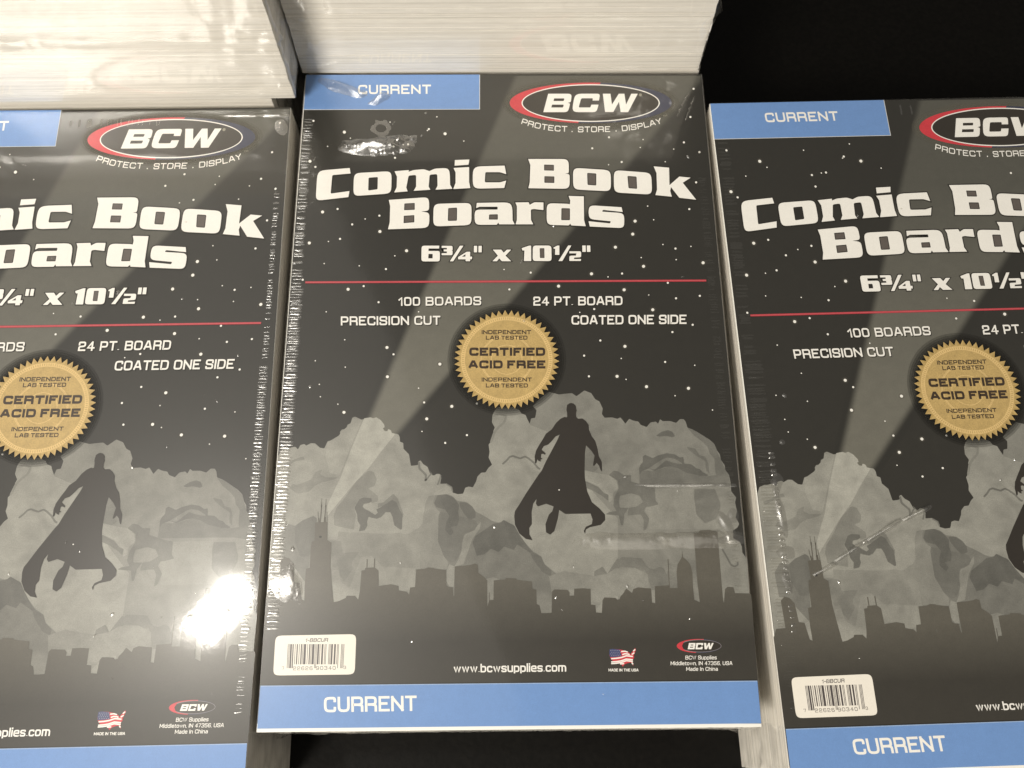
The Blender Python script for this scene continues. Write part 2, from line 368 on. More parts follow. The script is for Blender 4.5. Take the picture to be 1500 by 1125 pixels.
def cover():
    M = Mesh()
    M.poly([[(.22, 1.15), (W - .1, 1.15), (W - .1, H - .1), (.22, H - .1)]], SKY, .02, trace=False)
    printed('night_sky_print', M)
    # searchlight
    M = Mesh()
    soft_beam(BEAM, [((484, 745), (755, 111), 1), ((584, 633), (980, 172), -1)])
    M.poly([[(470, 762), (530, 611), (740, 111), (1026.5, 111), (1026, 140), (990, 183), (810, 393), (600, 633)]], BEAM, .04)
    printed('searchlight_print', M)
    # clouds
    M = Mesh()
    A = lambda p: Z(400, 600, .16, p); B = lambda p: Z(620, 600, .16, p); C = lambda p: Z(860, 600, .16, p)
    D = lambda p: Z(400, 740, .16, p); E = lambda p: Z(620, 740, .16, p); F = lambda p: Z(860, 740, .17333, p)
    tl = [(407.5, 668), (412, 659), (420, 656)]
    left = A([(150, 350), (205, 340), (228, 365), (250, 325), (285, 315), (305, 330), (345, 308), (385, 310), (430, 350), (470, 355), (500, 290), (560, 275), (615, 240), (612, 205), (630, 183), (670, 178), (680, 140), (710, 125), (725, 75), (750, 65), (785, 80), (810, 92), (860, 80), (895, 70), (915, 80), (945, 70), (985, 95), (1020, 140), (1022, 165), (1005, 170), (1020, 195), (1045, 200), (1055, 178), (1080, 190), (1088, 215), (1145, 225), (1160, 250), (1162, 295), (1192, 305), (1195, 360), (1245, 410), (1262, 515), (1310, 510), (1330, 505), (1330, 475), (1350, 465), (1375, 500), (1415, 525), (1435, 580), (1465, 605)])
    mid = B([(60, 560), (75, 590), (95, 605), (125, 588), (155, 590), (165, 625), (155, 680), (215, 678), (260, 705), (270, 760), (315, 775), (365, 770), (385, 715), (415, 705), (455, 712), (485, 655), (495, 615), (530, 578), (570, 575), (600, 530), (630, 505), (598, 440), (607, 390), (598, 320), (640, 270), (650, 230), (640, 200), (655, 165), (628, 115), (635, 50), (650, 15), (680, -20)])
    gap = [(745, 594), (761, 601), (763.5, 605.6), (770, 608), (772, 613), (776, 621)]
    back0 = [(778, 613), (784, 612), (786, 601), (780.5, 595), (793, 582), (804, 574), (819, 578), (826, 577), (838, 576), (844.5, 580.5), (856, 572), (866, 576), (872, 585), (878, 588), (883, 598.6)]
    rt = C([(135, 40), (160, 75), (230, 72), (275, 85), (305, 72), (325, 95), (350, 130), (385, 85), (420, 100), (470, 110), (490, 140), (545, 160), (580, 118), (630, 110), (650, 130), (668, 88), (690, 105), (760, 105), (815, 122), (850, 88), (885, 88), (905, 115), (918, 165), (960, 180), (1000, 200), (1030, 235), (1080, 250), (1120, 275), (1165, 315), (1190, 375), (1215, 410), (1225, 460), (1260, 510), (1265, 550), (1300, 600), (1312, 660), (1320, 750), (1365, 805), (1355, 850), (1372, 930), (1360, 990), (1385, 1030)])
    rt += F([(1285, 160), (1270, 190), (1232, 215), (1235, 280), (1290, 310), (1308, 350), (1312, 400), (1340, 440), (1352, 442)]) + [(1098.2, 880), (1100, 915)]
    M.poly([tl + left + mid + gap + back0 + rt + [(389, 915)]], grey(.27), .06, r=1.3)
    # far bank behind the figure, a shade darker
    M.poly([back0 + rt + [(905, 905), (905, 760), (850, 700), (820, 640), (776, 622)]], grey(.225), .08, r=1.3)
    zc = [.10]
    def patch(v, pts, r=1.6):
        M.poly([pts], grey(v), zc[0], r=r); zc[0] += .006
    # searchlight crossing the left cloud
    patch(.345, A([(835, 80), (895, 71), (915, 81), (945, 71), (985, 96), (1019, 140), (1021, 164), (1005, 170), (1020, 194), (1045, 199), (1055, 179), (1079, 190), (1088, 214), (1120, 222), (1000, 370), (880, 530), (740, 680), (600, 850), (500, 970), (490, 1020), (500, 870), (560, 740), (620, 620), (720, 350)]), .5)
    patch(.30, A([(600, 240), (640, 190), (700, 140), (730, 85), (780, 82), (815, 95), (700, 370), (610, 600), (520, 580), (480, 420), (500, 300)]))
    patch(.235, D([(505, 316), (588, 318), (600, 240), (700, 252), (780, 250), (1000, 262), (1165, 255), (1230, 267), (1330, 212), (1385, 150), (1400, 50), (1440, -10), (1520, 60), (1520, 900), (505, 900)]))
    patch(.265, D([(540, 600), (600, 590), (620, 700), (700, 760), (760, 600), (800, 480), (900, 460), (1000, 560), (1300, 580), (1310, 760), (1150, 800), (800, 860), (560, 890), (530, 740)]))
    patch(.205, D([(530, 330), (620, 330), (640, 440), (720, 430), (790, 430), (720, 520), (730, 590), (650, 700), (610, 640), (600, 560), (540, 570)]))
    patch(.215, A([(640, 830), (760, 660), (870, 560), (920, 570), (950, 640), (930, 700), (870, 720), (960, 790), (960, 840), (900, 860), (900, 810), (790, 820), (740, 900), (760, 960), (740, 1100), (560, 1060), (555, 970), (580, 900)]))
    patch(.225, A([(150, 720), (180, 680), (215, 690), (300, 660), (350, 640), (390, 570), (450, 550), (430, 590), (480, 620), (600, 620), (560, 640), (440, 670), (380, 700), (330, 750), (220, 770)]))
    patch(.215, A([(80, 500), (150, 480), (210, 450), (280, 430), (290, 460), (200, 475), (100, 530)]))
    patch(.20, A([(960, 860), (1010, 850), (1100, 770), (1140, 810), (1195, 960), (1185, 1000), (1120, 850), (1040, 870), (960, 900)]))
    patch(.148, A([(745, 900), (790, 820), (830, 805), (900, 812), (905, 840), (880, 855), (830, 865), (820, 890), (840, 910), (880, 930), (935, 965), (960, 945), (945, 915), (985, 895), (1040, 860), (1090, 825), (1130, 850), (1160, 920), (1185, 960), (1180, 1095), (1165, 1100), (1110, 1060), (1095, 985), (1075, 940), (1030, 940), (990, 985), (950, 1000), (900, 990), (875, 980), (860, 1030), (865, 1060), (840, 1105), (785, 1115), (800, 1060), (775, 1020), (770, 960)]), 1)
    patch(.19, D([(60, 260), (130, 170), (200, 190), (270, 140), (370, 98), (400, 120), (410, 160), (385, 320), (345, 420), (330, 560), (290, 700), (130, 480), (60, 480)]))
    patch(.165, D([(200, 200), (270, 140), (370, 98), (400, 120), (385, 320), (350, 400), (330, 470), (250, 470), (200, 340)]))
    # big dark bank, centre
    patch(.19, B([(110, 785), (215, 775), (260, 790), (310, 835), (380, 845), (440, 880), (480, 935), (540, 965), (600, 1000), (630, 1020), (680, 1035), (720, 1030), (735, 1008), (790, 1040), (830, 1058)]) + E([(880, 270), (930, 340), (1000, 420), (1080, 470), (1110, 540), (1170, 590), (1250, 650), (1300, 700), (1296, 790), (1180, 1000), (-30, 1000), (-20, 300), (0, 100), (20, -10), (25, -30), (50, -80)]))
    patch(.232, B([(25, 850), (50, 800), (110, 785), (90, 850), (120, 910), (160, 940), (140, 1020)]) + E([(135, 330), (190, 470), (230, 525), (215, 590), (-20, 580), (-20, 300), (0, 100)]))
    patch(.168, E([(140, 100), (155, 60), (240, 80), (330, 100), (480, 140), (500, 180), (470, 230), (380, 260), (350, 330), (350, 420), (300, 510), (245, 528), (190, 470), (135, 330)]))
    patch(.135, E([(100, -20), (130, -90), (210, -100), (280, -70), (330, 0), (320, 60), (330, 130), (310, 190), (250, 200), (280, 250), (250, 280), (200, 230), (210, 160), (240, 100), (200, 40), (120, 20)]))
    patch(.145, B([(330, 850), (400, 850), (450, 890), (480, 940), (480, 990), (420, 1010), (380, 960), (340, 900)]))
    patch(.25, E([(500, 180), (530, 150), (520, 210), (450, 310), (390, 480), (370, 540), (290, 562), (240, 540), (215, 595), (213, 700), (240, 745), (280, 750), (288, 560), (320, 500), (350, 420), (360, 330), (380, 270), (470, 230)]))
    patch(.135, E([(450, 340), (480, 280), (600, 200), (640, 170), (700, 165), (735, 137), (790, 165), (835, 190), (880, 270), (930, 340), (970, 400), (985, 440), (860, 360), (830, 410), (740, 380), (690, 430), (620, 400), (560, 450), (490, 465), (470, 400)]))
    patch(.155, E([(960, 380), (1010, 440), (1080, 470), (1110, 545), (1175, 600), (1170, 650), (1100, 620), (1050, 560), (1000, 490)]))
    patch(.24, E([(575, 675), (640, 660), (700, 680), (645, 690), (645, 870), (590, 930)]), .6)
    # back rim of the front bank
    M.ribbon(B([(725, 500), (760, 470), (790, 435), (820, 425), (860, 440), (890, 448), (930, 430), (960, 445), (1010, 485), (1050, 535), (1070, 545)]), 2.6, grey(.16), zc[0], r=1.5); zc[0] += .006
    M.ribbon(B([(70, 590), (30, 640), (15, 655)]), 2.0, grey(.17), zc[0]); M.ribbon(A([(1335, 480), (1340, 540), (1400, 600), (1395, 650)]), 3, grey(.17), zc[0], r=1); zc[0] += .006
    M.ribbon(B([(160, 600), (150, 640), (130, 690)]), 2.2, grey(.18), zc[0]); M.ribbon(B([(215, 684), (260, 712), (268, 750)]), 2.0, grey(.18), zc[0]); zc[0] += .006
    M.ribbon(B([(640, 60), (700, 40), (760, 60), (740, 120), (690, 160), (650, 210), (620, 300)]), 3.2, grey(.225), zc[0], r=3); zc[0] += .006
    # right bank detail
    patch(.27, C([(-60, 540), (80, 580), (200, 600), (270, 650), (285, 720), (240, 760), (235, 830), (200, 850), (195, 780), (150, 760), (100, 700), (0, 660), (-60, 640)]))
    patch(.165, C([(-60, 660), (0, 660), (100, 710), (160, 770), (195, 780), (190, 835), (150, 800), (50, 740), (-60, 700)]))
    patch(.19, C([(-60, 330), (10, 340), (60, 400), (70, 440), (55, 510), (100, 540), (60, 575), (-60, 545)]))
    patch(.175, C([(480, 600), (500, 560), (620, 560), (760, 520), (840, 540), (900, 575), (1110, 610), (1180, 600), (1240, 520), (1300, 600), (1312, 715), (1150, 690), (900, 690), (480, 690)]))
    patch(.14, C([(480, 600), (475, 540), (485, 510), (510, 480), (510, 430), (530, 415), (600, 445), (650, 420), (730, 400), (800, 410), (850, 440), (880, 435), (890, 495), (950, 500), (1000, 540), (1030, 545), (1060, 575), (1110, 600), (1090, 612), (1000, 600), (900, 575), (840, 540), (760, 520), (700, 530), (620, 560), (560, 540), (500, 565)]), 1)
    patch(.195, C([(560, 540), (620, 500), (700, 450), (740, 440), (800, 450), (870, 490), (870, 500), (800, 490), (720, 465), (680, 500), (620, 550)]), 1)
    patch(.145, C([(630, 240), (680, 205), (740, 188), (780, 205), (805, 245), (780, 255), (720, 240), (660, 248)]))
    patch(.17, C([(920, 170), (1000, 200), (1080, 250), (1163, 317), (1223, 460), (1263, 550), (1298, 600), (1240, 600), (1175, 590), (1165, 450), (1120, 400), (1100, 340), (1050, 290), (980, 240)]))
    patch(.175, C([(910, 340), (990, 360), (1030, 420), (1080, 430), (1110, 500), (1120, 590), (1090, 560), (1080, 470), (1010, 430), (930, 370)]))
    patch(.158, C([(200, 600), (240, 560), (290, 570), (330, 600), (400, 600), (400, 660), (530, 700), (540, 760), (510, 840), (480, 790), (400, 765), (300, 790), (290, 850), (300, 900), (380, 900), (340, 960), (330, 1060), (310, 1060), (290, 970), (170, 960), (200, 940), (270, 930), (240, 880), (250, 800), (290, 720), (280, 650)]))
    patch(.17, C([(510, 700), (620, 720), (625, 830), (655, 870), (600, 890), (540, 890), (520, 930), (570, 1000), (540, 1100), (515, 1110), (520, 1010), (490, 960), (370, 970), (380, 900), (450, 890), (510, 850)]))
    patch(.178, C([(980, 730), (1170, 730), (1215, 850), (1220, 900), (1180, 1000), (1080, 1040), (1000, 960), (985, 850)]))
    patch(.245, C([(620, 720), (970, 720), (985, 850), (1000, 960), (1080, 1045), (1180, 1005), (1230, 1090), (560, 1100), (570, 1000), (530, 930), (545, 895), (655, 870), (628, 830)]))
    patch(.185, F([(60, 560), (130, 520), (170, 580), (215, 510), (255, 450), (275, 460), (290, 440), (440, 448), (460, 450), (500, 510), (520, 530), (560, 545), (620, 520), (650, 540), (670, 590), (700, 500), (760, 530), (770, 720), (550, 720), (520, 640), (490, 550), (430, 560), (400, 530), (300, 520), (240, 540), (180, 590), (60, 640)]))
    patch(.235, F([(-200, 560), (60, 600), (170, 580), (240, 535), (400, 530), (510, 580), (530, 720), (380, 745), (150, 790), (60, 900), (-20, 700), (-300, 740), (-320, 600)]))
    patch(.205, F([(690, 500), (765, 500), (758, 700), (700, 700)]), .3); patch(.205, F([(850, 460), (915, 470), (935, 690), (893, 690), (888, 560)]), .3)
    M.ribbon(F([(1140, 370), (1180, 440), (1215, 505), (1245, 520), (1275, 505), (1270, 480)]), 2.2, grey(.15), zc[0], r=2)
    printed('cloud_print', M)
    # skyline
    M = Mesh()
    sk = [(376.5, 1060), (390, 874), (396, 862), (410, 861), (411, 822), (417, 816), (424, 818), (430, 826), (431, 853), (439, 854), (442, 878)]
    sk += D([(287, 875), (290, 740), (302, 582), (335, 575), (345, 400), (355, 335), (380, 325), (385, 160), (410, 158), (500, 155), (497, 320), (535, 345), (528, 560), (545, 780), (555, 890), (600, 880), (665, 850), (675, 830), (750, 830), (780, 865), (795, 790), (810, 600), (840, 595), (845, 575), (930, 570), (965, 600), (968, 740), (1010, 735), (1080, 725), (1150, 740), (1152, 780), (1225, 795), (1245, 820), (1255, 755), (1300, 750), (1310, 590), (1380, 585), (1420, 570), (1470, 575)])
    sk += E([(100, 580), (210, 595), (212, 735), (235, 750), (270, 752), (276, 830), (284, 830), (288, 562), (370, 555), (430, 548), (470, 535), (500, 545), (505, 620), (560, 660), (586, 690), (588, 930), (600, 880), (612, 870), (643, 868), (645, 690), (750, 680), (755, 668), (850, 672), (860, 685), (995, 700), (1000, 765), (1035, 775), (1038, 905), (1065, 920), (1080, 990), (1130, 990), (1175, 985), (1180, 790), (1200, 772), (1320, 775), (1338, 800), (1338, 830), (1380, 830), (1382, 765), (1470, 762)])
    sk += F([(30, 708), (32, 840), (70, 845), (75, 908), (125, 912), (130, 805), (145, 780), (240, 785), (255, 800), (275, 795), (280, 775), (310, 740), (330, 705), (380, 742), (390, 710), (430, 695), (540, 705), (548, 825), (575, 830), (572, 685), (690, 678), (700, 700), (765, 700), (755, 560), (765, 500), (800, 440), (803, 385), (809, 440), (845, 470), (870, 500), (890, 570), (895, 700), (905, 800), (952, 822), (930, 640), (915, 430), (900, 235), (940, 232), (950, 215), (1030, 210), (1100, 225), (1108, 320), (1125, 540), (1148, 800), (1156, 830), (1165, 710), (1185, 692), (1235, 695), (1250, 745), (1380, 748)]) + [(1100.5, 872), (1115, 1060)]
    M.poly([sk], SKYLINE, .40)
    for a_, b_, wd in [((412, 60), (416, 160), .8), ((446, -5), (432, 160), 1.3), ((485, 0), (468, 160), 1.3), ((495, 62), (494, 160), .8), ((447, -60), (441, 20), .6), ((487, -55), (480, 20), .6), ((420, 120), (424, 160), 1.4), ((478, 110), (480, 160), 1.6)]:
        M.ribbon(D([a_, b_]), wd, SKYLINE, .41)
    for a_, b_ in [((862, 495), (860, 575)), ((930, 490), (928, 575))]: M.ribbon(D([a_, b_]), 1.5, SKYLINE, .41)
    M.ribbon(F([(683, 458), (695, 690)]), 1.2, SKYLINE, .41); M.ribbon(E([(604, 800), (604, 880)]), 1, SKYLINE, .41)
    M.ellipse(469.5, 786.5, 2.1, 1.7, OUTL, .42, n=14)
    printed('skyline_print', M)
    # caped figure
    M = Mesh()
    Hh = lambda p: Z(740, 580, .10667, p); Z1 = lambda p: Z(600, 560, .2, p)
    fg = Hh([(852, 292), (850, 235), (841, 192), (850, 125), (880, 105), (900, 98), (940, 108), (970, 140), (975, 185), (982, 195), (972, 240), (975, 290), (1000, 315), (1060, 312), (1110, 350), (1145, 400), (1150, 470), (1190, 560), (1235, 620), (1265, 720), (1285, 830), (1325, 905), (1330, 1040), (1310, 1020), (1290, 960), (1255, 920), (1225, 960), (1205, 960), (1215, 890), (1228, 820), (1180, 750), (1110, 680), (1095, 780), (1090, 1000)])
    fg += Z1([(1283, 700), (1300, 800), (1335, 880), (1390, 925), (1430, 970), (1432, 1010), (1400, 1045), (1320, 1062), (1290, 1080), (1285, 1110), (1275, 1090), (1290, 1060), (1335, 1040), (1340, 1005), (1325, 962), (1140, 965), (1095, 935), (1085, 1000), (1060, 1090), (1030, 1117), (1000, 1100), (995, 1040), (1020, 970), (1045, 945), (1055, 910), (1000, 890), (940, 910), (925, 890), (930, 855), (905, 890), (893, 950), (895, 1040)])
    fg += E([(970, 210), (972, 270), (1000, 322), (940, 310), (880, 260), (840, 180), (833, 100)]) + B([(840, 930), (870, 885), (940, 770), (1060, 590)])
    fg += Hh([(500, 1030), (560, 900), (640, 750), (720, 600), (750, 530), (690, 560), (640, 620), (590, 670), (530, 690), (500, 740), (555, 790), (550, 810), (520, 795), (495, 800), (490, 850), (515, 865), (485, 875), (488, 905), (455, 890), (440, 870), (430, 920), (410, 930), (405, 830), (425, 750), (470, 670), (520, 590), (560, 520), (640, 460), (700, 370), (760, 315), (815, 290), (835, 297)])
    M.poly([fg], HERO, .44, r=.8)
    printed('caped_figure_print', M)
    # stars
    M = Mesh(); st = []
    def S(x0, y0, s, L):
        for x, y, c in L: st.append((x0 + x * s, y0 + y * s, c))
    S(400, 0, .26667, [(222, 665, 1), (392, 727, 2), (425, 760, 0), (643, 672, 0), (856, 710, 1), (945, 736, 2), (900, 643, 0), (742, 794, 1), (662, 806, 1), (670, 868, 1), (203, 887, 2), (233, 918, 1), (1048, 776, 0), (300, 805, 0), (716, 796, 0), (848, 718, 0)])
    S(440, 220, .2, [(163, 454, 2), (273, 432, 1), (380, 545, 1), (475, 505, 0), (579, 481, 1), (583, 597, 2), (66, 681, 2), (291, 651, 1), (206, 670, 0), (175, 832, 0), (432, 848, 0), (778, 738, 2), (692, 775, 0), (627, 872, 1), (18, 950, 1), (350, 1020, 2), (464, 997, 1), (573, 1115, 1), (1492, 875, 0)])
    S(740, 220, .2, [(1422, 16, 1), (853, 88, 1), (757, 108, 0), (1398, 237, 1), (1348, 433, 1), (1043, 411, 0), (951, 521, 2), (1087, 511, 0), (934, 616, 2), (807, 712, 2), (1155, 692, 0), (1247, 722, 1), (1360, 706, 0), (996, 788, 0), (1013, 852, 2), (1252, 803, 0), (1449, 826, 2), (187, 898, 1), (632, 907, 2), (753, 929, 0), (856, 905, 1), (1191, 973, 1), (391, 997, 2), (871, 1024, 2), (31, 1021, 1), (1051, 1062, 0), (1251, 1086, 1), (1425, 1068, 1), (1172, 86, 0)])
    S(700, 80, .24, [(1316, 210, 1), (1297, 382, 1), (1257, 537, 1), (1352, 596, 1), (1195, 578, 0), (698, 573, 1), (800, 506, 1), (1008, 520, 0), (991, 568, 0)])
    S(440, 380, .21333, [(178, 361, 0), (812, 361, 0), (305, 553, 0), (595, 606, 2), (640, 653, 1), (103, 697, 0), (309, 741, 0), (958, 720, 2), (598, 807, 2), (131, 859, 0), (812, 885, 0), (138, 944, 0), (258, 995, 0), (850, 983, 1), (1040, 1010, 2), (1212, 990, 1), (300, 1051, 2), (868, 1096, 2)])
    S(740, 380, .21333, [(611, 342, 1), (512, 365, 0), (1013, 347, 2), (986, 245, 0), (1287, 450, 1), (1148, 500, 1), (653, 558, 1), (822, 598, 2), (542, 662, 1), (797, 681, 0), (1098, 705, 1), (1301, 728, 0), (575, 804, 1), (768, 804, 2), (830, 825, 0), (970, 875, 2), (1258, 886, 2), (1166, 937, 0), (1423, 1035, 0)])
    S(400, 580, .2, [(1091, 261, 0), (1420, 288, 1), (1261, 345, 1)]); S(600, 560, .2, [(1095, 789, 0)])
    for x, y, c in st:
        if c == 2: M.ellipse(x, y, 4.4, 4.2, GLOW, .50, n=16)
        M.ellipse(x, y, (.95, 1.55, 2.25)[c], (.9, 1.5, 2.15)[c], WHITE, .51, n=14)
    printed('star_print', M)['kind'] = 'stuff'
    # title
    M = Mesh()
    T3 = lambda p: Z(440, 220, .2, p); T4 = lambda p: Z(740, 220, .2, p); T1 = lambda p: Z(400, 0, .26667, p); TG = lambda p: Z(680, 270, .16, p)
    letters = [
     [T3([(362, 132), (368, 172), (234, 184, 12), (222, 320, 12), (360, 301), (352, 345), (112, 372, 48), (126, 152, 60)])],
     [T3([(393, 170, 50), (669, 155, 50), (666, 318, 50), (388, 338, 50)]), T3([(500, 203, 10), (568, 198, 10), (566, 288, 10), (497, 297, 10)])],
     [T3([(690, 156), (795, 147), (793, 160), (830, 147, 15), (905, 141, 15), (945, 155), (985, 137, 15), (1093, 130, 55), (1097, 255), (1114, 284), (990, 291), (1005, 262), (1003, 176, 16), (947, 181, 14), (940, 268), (952, 291), (830, 299), (848, 268), (848, 182, 16), (793, 188, 14), (776, 275), (786, 303), (688, 311), (706, 272), (708, 195)])],
     [T3([(1132, 74), (1238, 70), (1232, 108), (1130, 115)])],
     [T3([(1122, 132), (1236, 125), (1236, 235), (1245, 279), (1120, 286), (1137, 240), (1137, 165)])],
     [T1([(1272, 911), (1281, 958), (1246, 947, 8), (1166, 947, 10), (1163, 1003, 10), (1246, 1003, 8), (1281, 993), (1270, 1034), (1097, 1038, 44), (1097, 916, 48)])],
     [T4([(168, 66), (466, 66, 60), (466, 170, 30), (438, 173), (472, 178, 34), (473, 285, 60), (170, 280), (180, 235), (184, 110)]), T4([(285, 107, 5), (357, 109, 5), (357, 152, 5), (285, 150, 5)]), T4([(287, 192, 5), (360, 194, 5), (360, 242, 5), (287, 240, 5)])],
     [T4([(496, 130, 52), (773, 148, 52), (775, 303, 52), (498, 289, 52)]), T4([(600, 168, 10), (667, 172, 10), (667, 260, 10), (603, 256, 10)])],
     [T4([(795, 147, 52), (1070, 168, 52), (1076, 327, 52), (797, 311, 52)]), T4([(895, 190, 10), (962, 195, 10), (966, 285, 10), (903, 280, 10)])],
     [T4([(1087, 120), (1200, 130), (1203, 258), (1275, 195), (1358, 203), (1300, 240), (1398, 364), (1275, 350), (1214, 272), (1208, 300), (1220, 342), (1100, 330), (1112, 290), (1108, 170)])],
     [T3([(648, 366), (943, 345, 55), (943, 445, 28), (885, 450), (945, 460, 32), (944, 570, 55), (642, 581), (655, 530), (658, 410)]), T3([(762, 392, 5), (838, 388, 5), (838, 438, 5), (760, 441, 5)]), T3([(758, 482, 5), (835, 477, 5), (835, 530, 5), (756, 536, 5)])],
     [T3([(976, 395, 50), (1254, 387, 50), (1253, 550, 50), (973, 560, 50)]), T3([(1083, 426, 10), (1148, 422, 10), (1147, 518, 10), (1080, 520, 10)])],
     [TG([(115, 172), (440, 167, 78), (443, 330), (462, 368), (320, 368), (312, 352), (298, 372), (96, 373, 58), (95, 234, 50), (306, 233, 8), (306, 207, 8), (140, 207), (110, 220)]), TG([(228, 278, 8), (308, 276, 8), (308, 325, 8), (226, 325, 8)])],
     [TG([(468, 168), (590, 166), (600, 190), (640, 166, 20), (725, 168), (725, 238), (640, 228), (610, 232, 14), (612, 330), (632, 368), (470, 368), (482, 330), (482, 200)])],
     [TG([(955, 108), (1095, 112), (1097, 330), (1112, 385), (980, 378), (972, 362), (955, 378), (755, 373, 60), (755, 174, 60), (940, 180), (968, 184), (970, 150)]), TG([(890, 220, 10), (968, 222, 10), (968, 330, 10), (888, 330, 10)])],
     [TG([(1138, 193, 66), (1440, 212), (1450, 255), (1270, 236, 8), (1262, 252, 8), (1464, 266, 55), (1465, 403, 55), (1150, 388), (1138, 340), (1335, 360, 8), (1342, 340, 8), (1140, 320, 55)])],
    ]
    for L in letters:
        M = Mesh()
        M.poly([offset(L[0], 1.5)], OUTL, .53)
        M.poly([L[0]] + L[1:], WHITE, .56)
        for h in L[1:]:
            if h[0][0] > 560: M.poly([offset(h, -1.2)], COUNTER, .545)
        printed('title_letter', M)
    M = Mesh()
    S1 = lambda p: Z(610, 350, .086667, p); S2 = lambda p: Z(740, 350, .086667, p)
    sizes = [
     [S1([(88, 118, 55), (387, 118), (383, 165), (205, 165, 8), (205, 207), (397, 207, 45), (397, 383, 50), (85, 383, 50)]), S1([(205, 257, 8), (275, 257, 8), (275, 332, 8), (200, 332, 8)])],
     [S1([(428, 120), (612, 120, 30), (612, 190, 10), (598, 198), (612, 206, 10), (610, 278, 30), (427, 278), (427, 245), (515, 243), (515, 215), (462, 213), (462, 182), (515, 180), (515, 155), (428, 155)])],
     [S1([(735, 118), (795, 118), (622, 382), (565, 382)])],
     [S1([(850, 220), (910, 220), (908, 302), (942, 302), (938, 347), (908, 347), (908, 380), (832, 380), (832, 348), (705, 348), (705, 310)]), S1([(830, 262), (828, 303), (768, 303)])],
     [S1([(972, 120), (1027, 120), (1025, 230), (970, 230)])], [S1([(1050, 120), (1105, 120), (1103, 230), (1048, 230)])],
     [TG([(262, 600), (340, 600), (362, 628), (390, 600), (430, 600), (378, 655), (430, 706), (345, 706), (320, 680), (300, 706), (258, 706), (308, 655)])],
     [S2([(278, 160), (400, 118), (438, 116), (440, 377), (318, 377), (325, 200), (290, 197)])],
     [S2([(468, 115, 60), (780, 115, 60), (785, 377, 60), (465, 377, 60)]), S2([(583, 160, 10), (662, 160, 10), (665, 327, 10), (588, 325, 10)])],
     [S2([(815, 150), (880, 116), (915, 116), (915, 272), (843, 272), (845, 170), (822, 168)])],
     [S2([(1065, 115), (1118, 115), (965, 377), (900, 377)])],
     [S2([(1085, 213), (1283, 213, 35), (1284, 312, 30), (1170, 318), (1160, 345), (1282, 343), (1278, 375), (1085, 375), (1085, 288, 30), (1195, 285), (1205, 247), (1085, 247)])],
     [S2([(1303, 115), (1360, 115), (1362, 222), (1305, 222)])], [S2([(1380, 115), (1437, 115), (1440, 222), (1382, 222)])],
    ]
    for i, L in enumerate(sizes):
        M.poly([offset(L[0], 1.3)], OUTL, .53 + .002 * i)
    for L in sizes: M.poly(L, WHITE, .57)
    for L in (sizes[0], sizes[8]): M.poly([offset(L[1], -.7)], OUTL if L is sizes[0] else COUNTER, .565)
    printed('size_lettering', M)
    for s, a_, b_, c_ in [('100 BOARDS', (584, 448.4), (704.8, 447.3), 12.9), ('PRECISION CUT', (499.6, 477), (645, 476.0), 13.2), ('24 PT. BOARD', (781.5, 448), (911.6, 447.2), 13.2), ('COATED ONE SIDE', (837.4, 475.8), (1005.3, 474.8), 13.6)]:
        M = Mesh()
        text(M, s, (a_[0] + 1, a_[1] + 1.2), (b_[0] + 1, b_[1] + 1.2), c_, OUTL, .53, t=.19)
        text(M, s, a_, b_, c_, WHITE, .55, t=.175)
        printed('feature_lettering', M)
    M = Mesh()
    M.ribbon([(447.4, 413.9), (1034.4, 411.2)], 3.0, RULE, .53); M.ribbon([(447.4, 413.8), (1034.4, 411.1)], 1.2, RULEL, .54)
    printed('red_rule', M)
    # logo
    def crescent(M, cx, cy, a, b, z, top, bot):
        n = 90; R_, N_ = [], []
        pts = [(cx + a * math.cos(i * 2 * math.pi / n), cy + b * math.sin(i * 2 * math.pi / n)) for i in range(n)]
        side = lambda p: (p[0] - bot[0]) * (top[1] - bot[1]) - (p[1] - bot[1]) * (top[0] - bot[0])
        red = [p for p in pts if side(p) > 0]; nav = [p for p in pts if side(p) <= 0]
        # start both loops at the split line
        nav_s = sorted(nav, key=lambda p: math.atan2(p[1] - cy, (p[0] - cx) * b / a)); red_s = sorted(red, key=lambda p: math.atan2(p[1] - cy, (p[0] - cx) * b / a) % (2 * math.pi))
        M.poly([nav_s + [bot, top]], NAVY, z); M.poly([red_s + [top, bot]], RED, z)
    M = Mesh()
    for k, (a, b) in enumerate([(130, 39), (126, 36.5), (122.5, 33.5)]): M.ellipse(865.3, 151.2, a, b, GLOW, .53 + .003 * k)
    crescent(M, 865.3, 151.1, 118.7, 29.7, .56, (880, 121.3), (846.5, 180.9))
    M.ellipse(865.2, 151.3, 101.2, 27.6, WHITE, .575); M.ellipse(865.2, 151.3, 99.6, 26.1, LOGO, .59)
    ZL = lambda p: Z(740, 110, 1 / 6, p)
    BCW = [[[(378, 166), (586, 166, 48), (577, 240, 22), (548, 246), (570, 252, 22), (553, 328, 55), (335, 328)], [(430, 207), (520, 207, 8), (515, 230, 8), (425, 230)], [(412, 262), (515, 262, 8), (508, 287, 8), (405, 287)]],
           [[(612, 166, 60), (834, 166, 50), (824, 226), (768, 226), (770, 206, 8), (668, 206, 15), (645, 287, 15), (748, 287, 8), (757, 262), (820, 262), (802, 328, 55), (585, 328, 60)]],
           [[(858, 166), (925, 166), (938, 262), (998, 166), (1047, 166), (1062, 262), (1108, 166), (1165, 166), (1080, 327), (1015, 327), (1000, 236), (950, 327), (878, 327)]]]
    for L in BCW: M.poly([ZL(l) for l in L], WHITE, .605)
    M.ellipse(938, 139.3, 2.2, 2.2, DIM, .605, n=14)
    printed('brand_logo', M)
    M = Mesh()
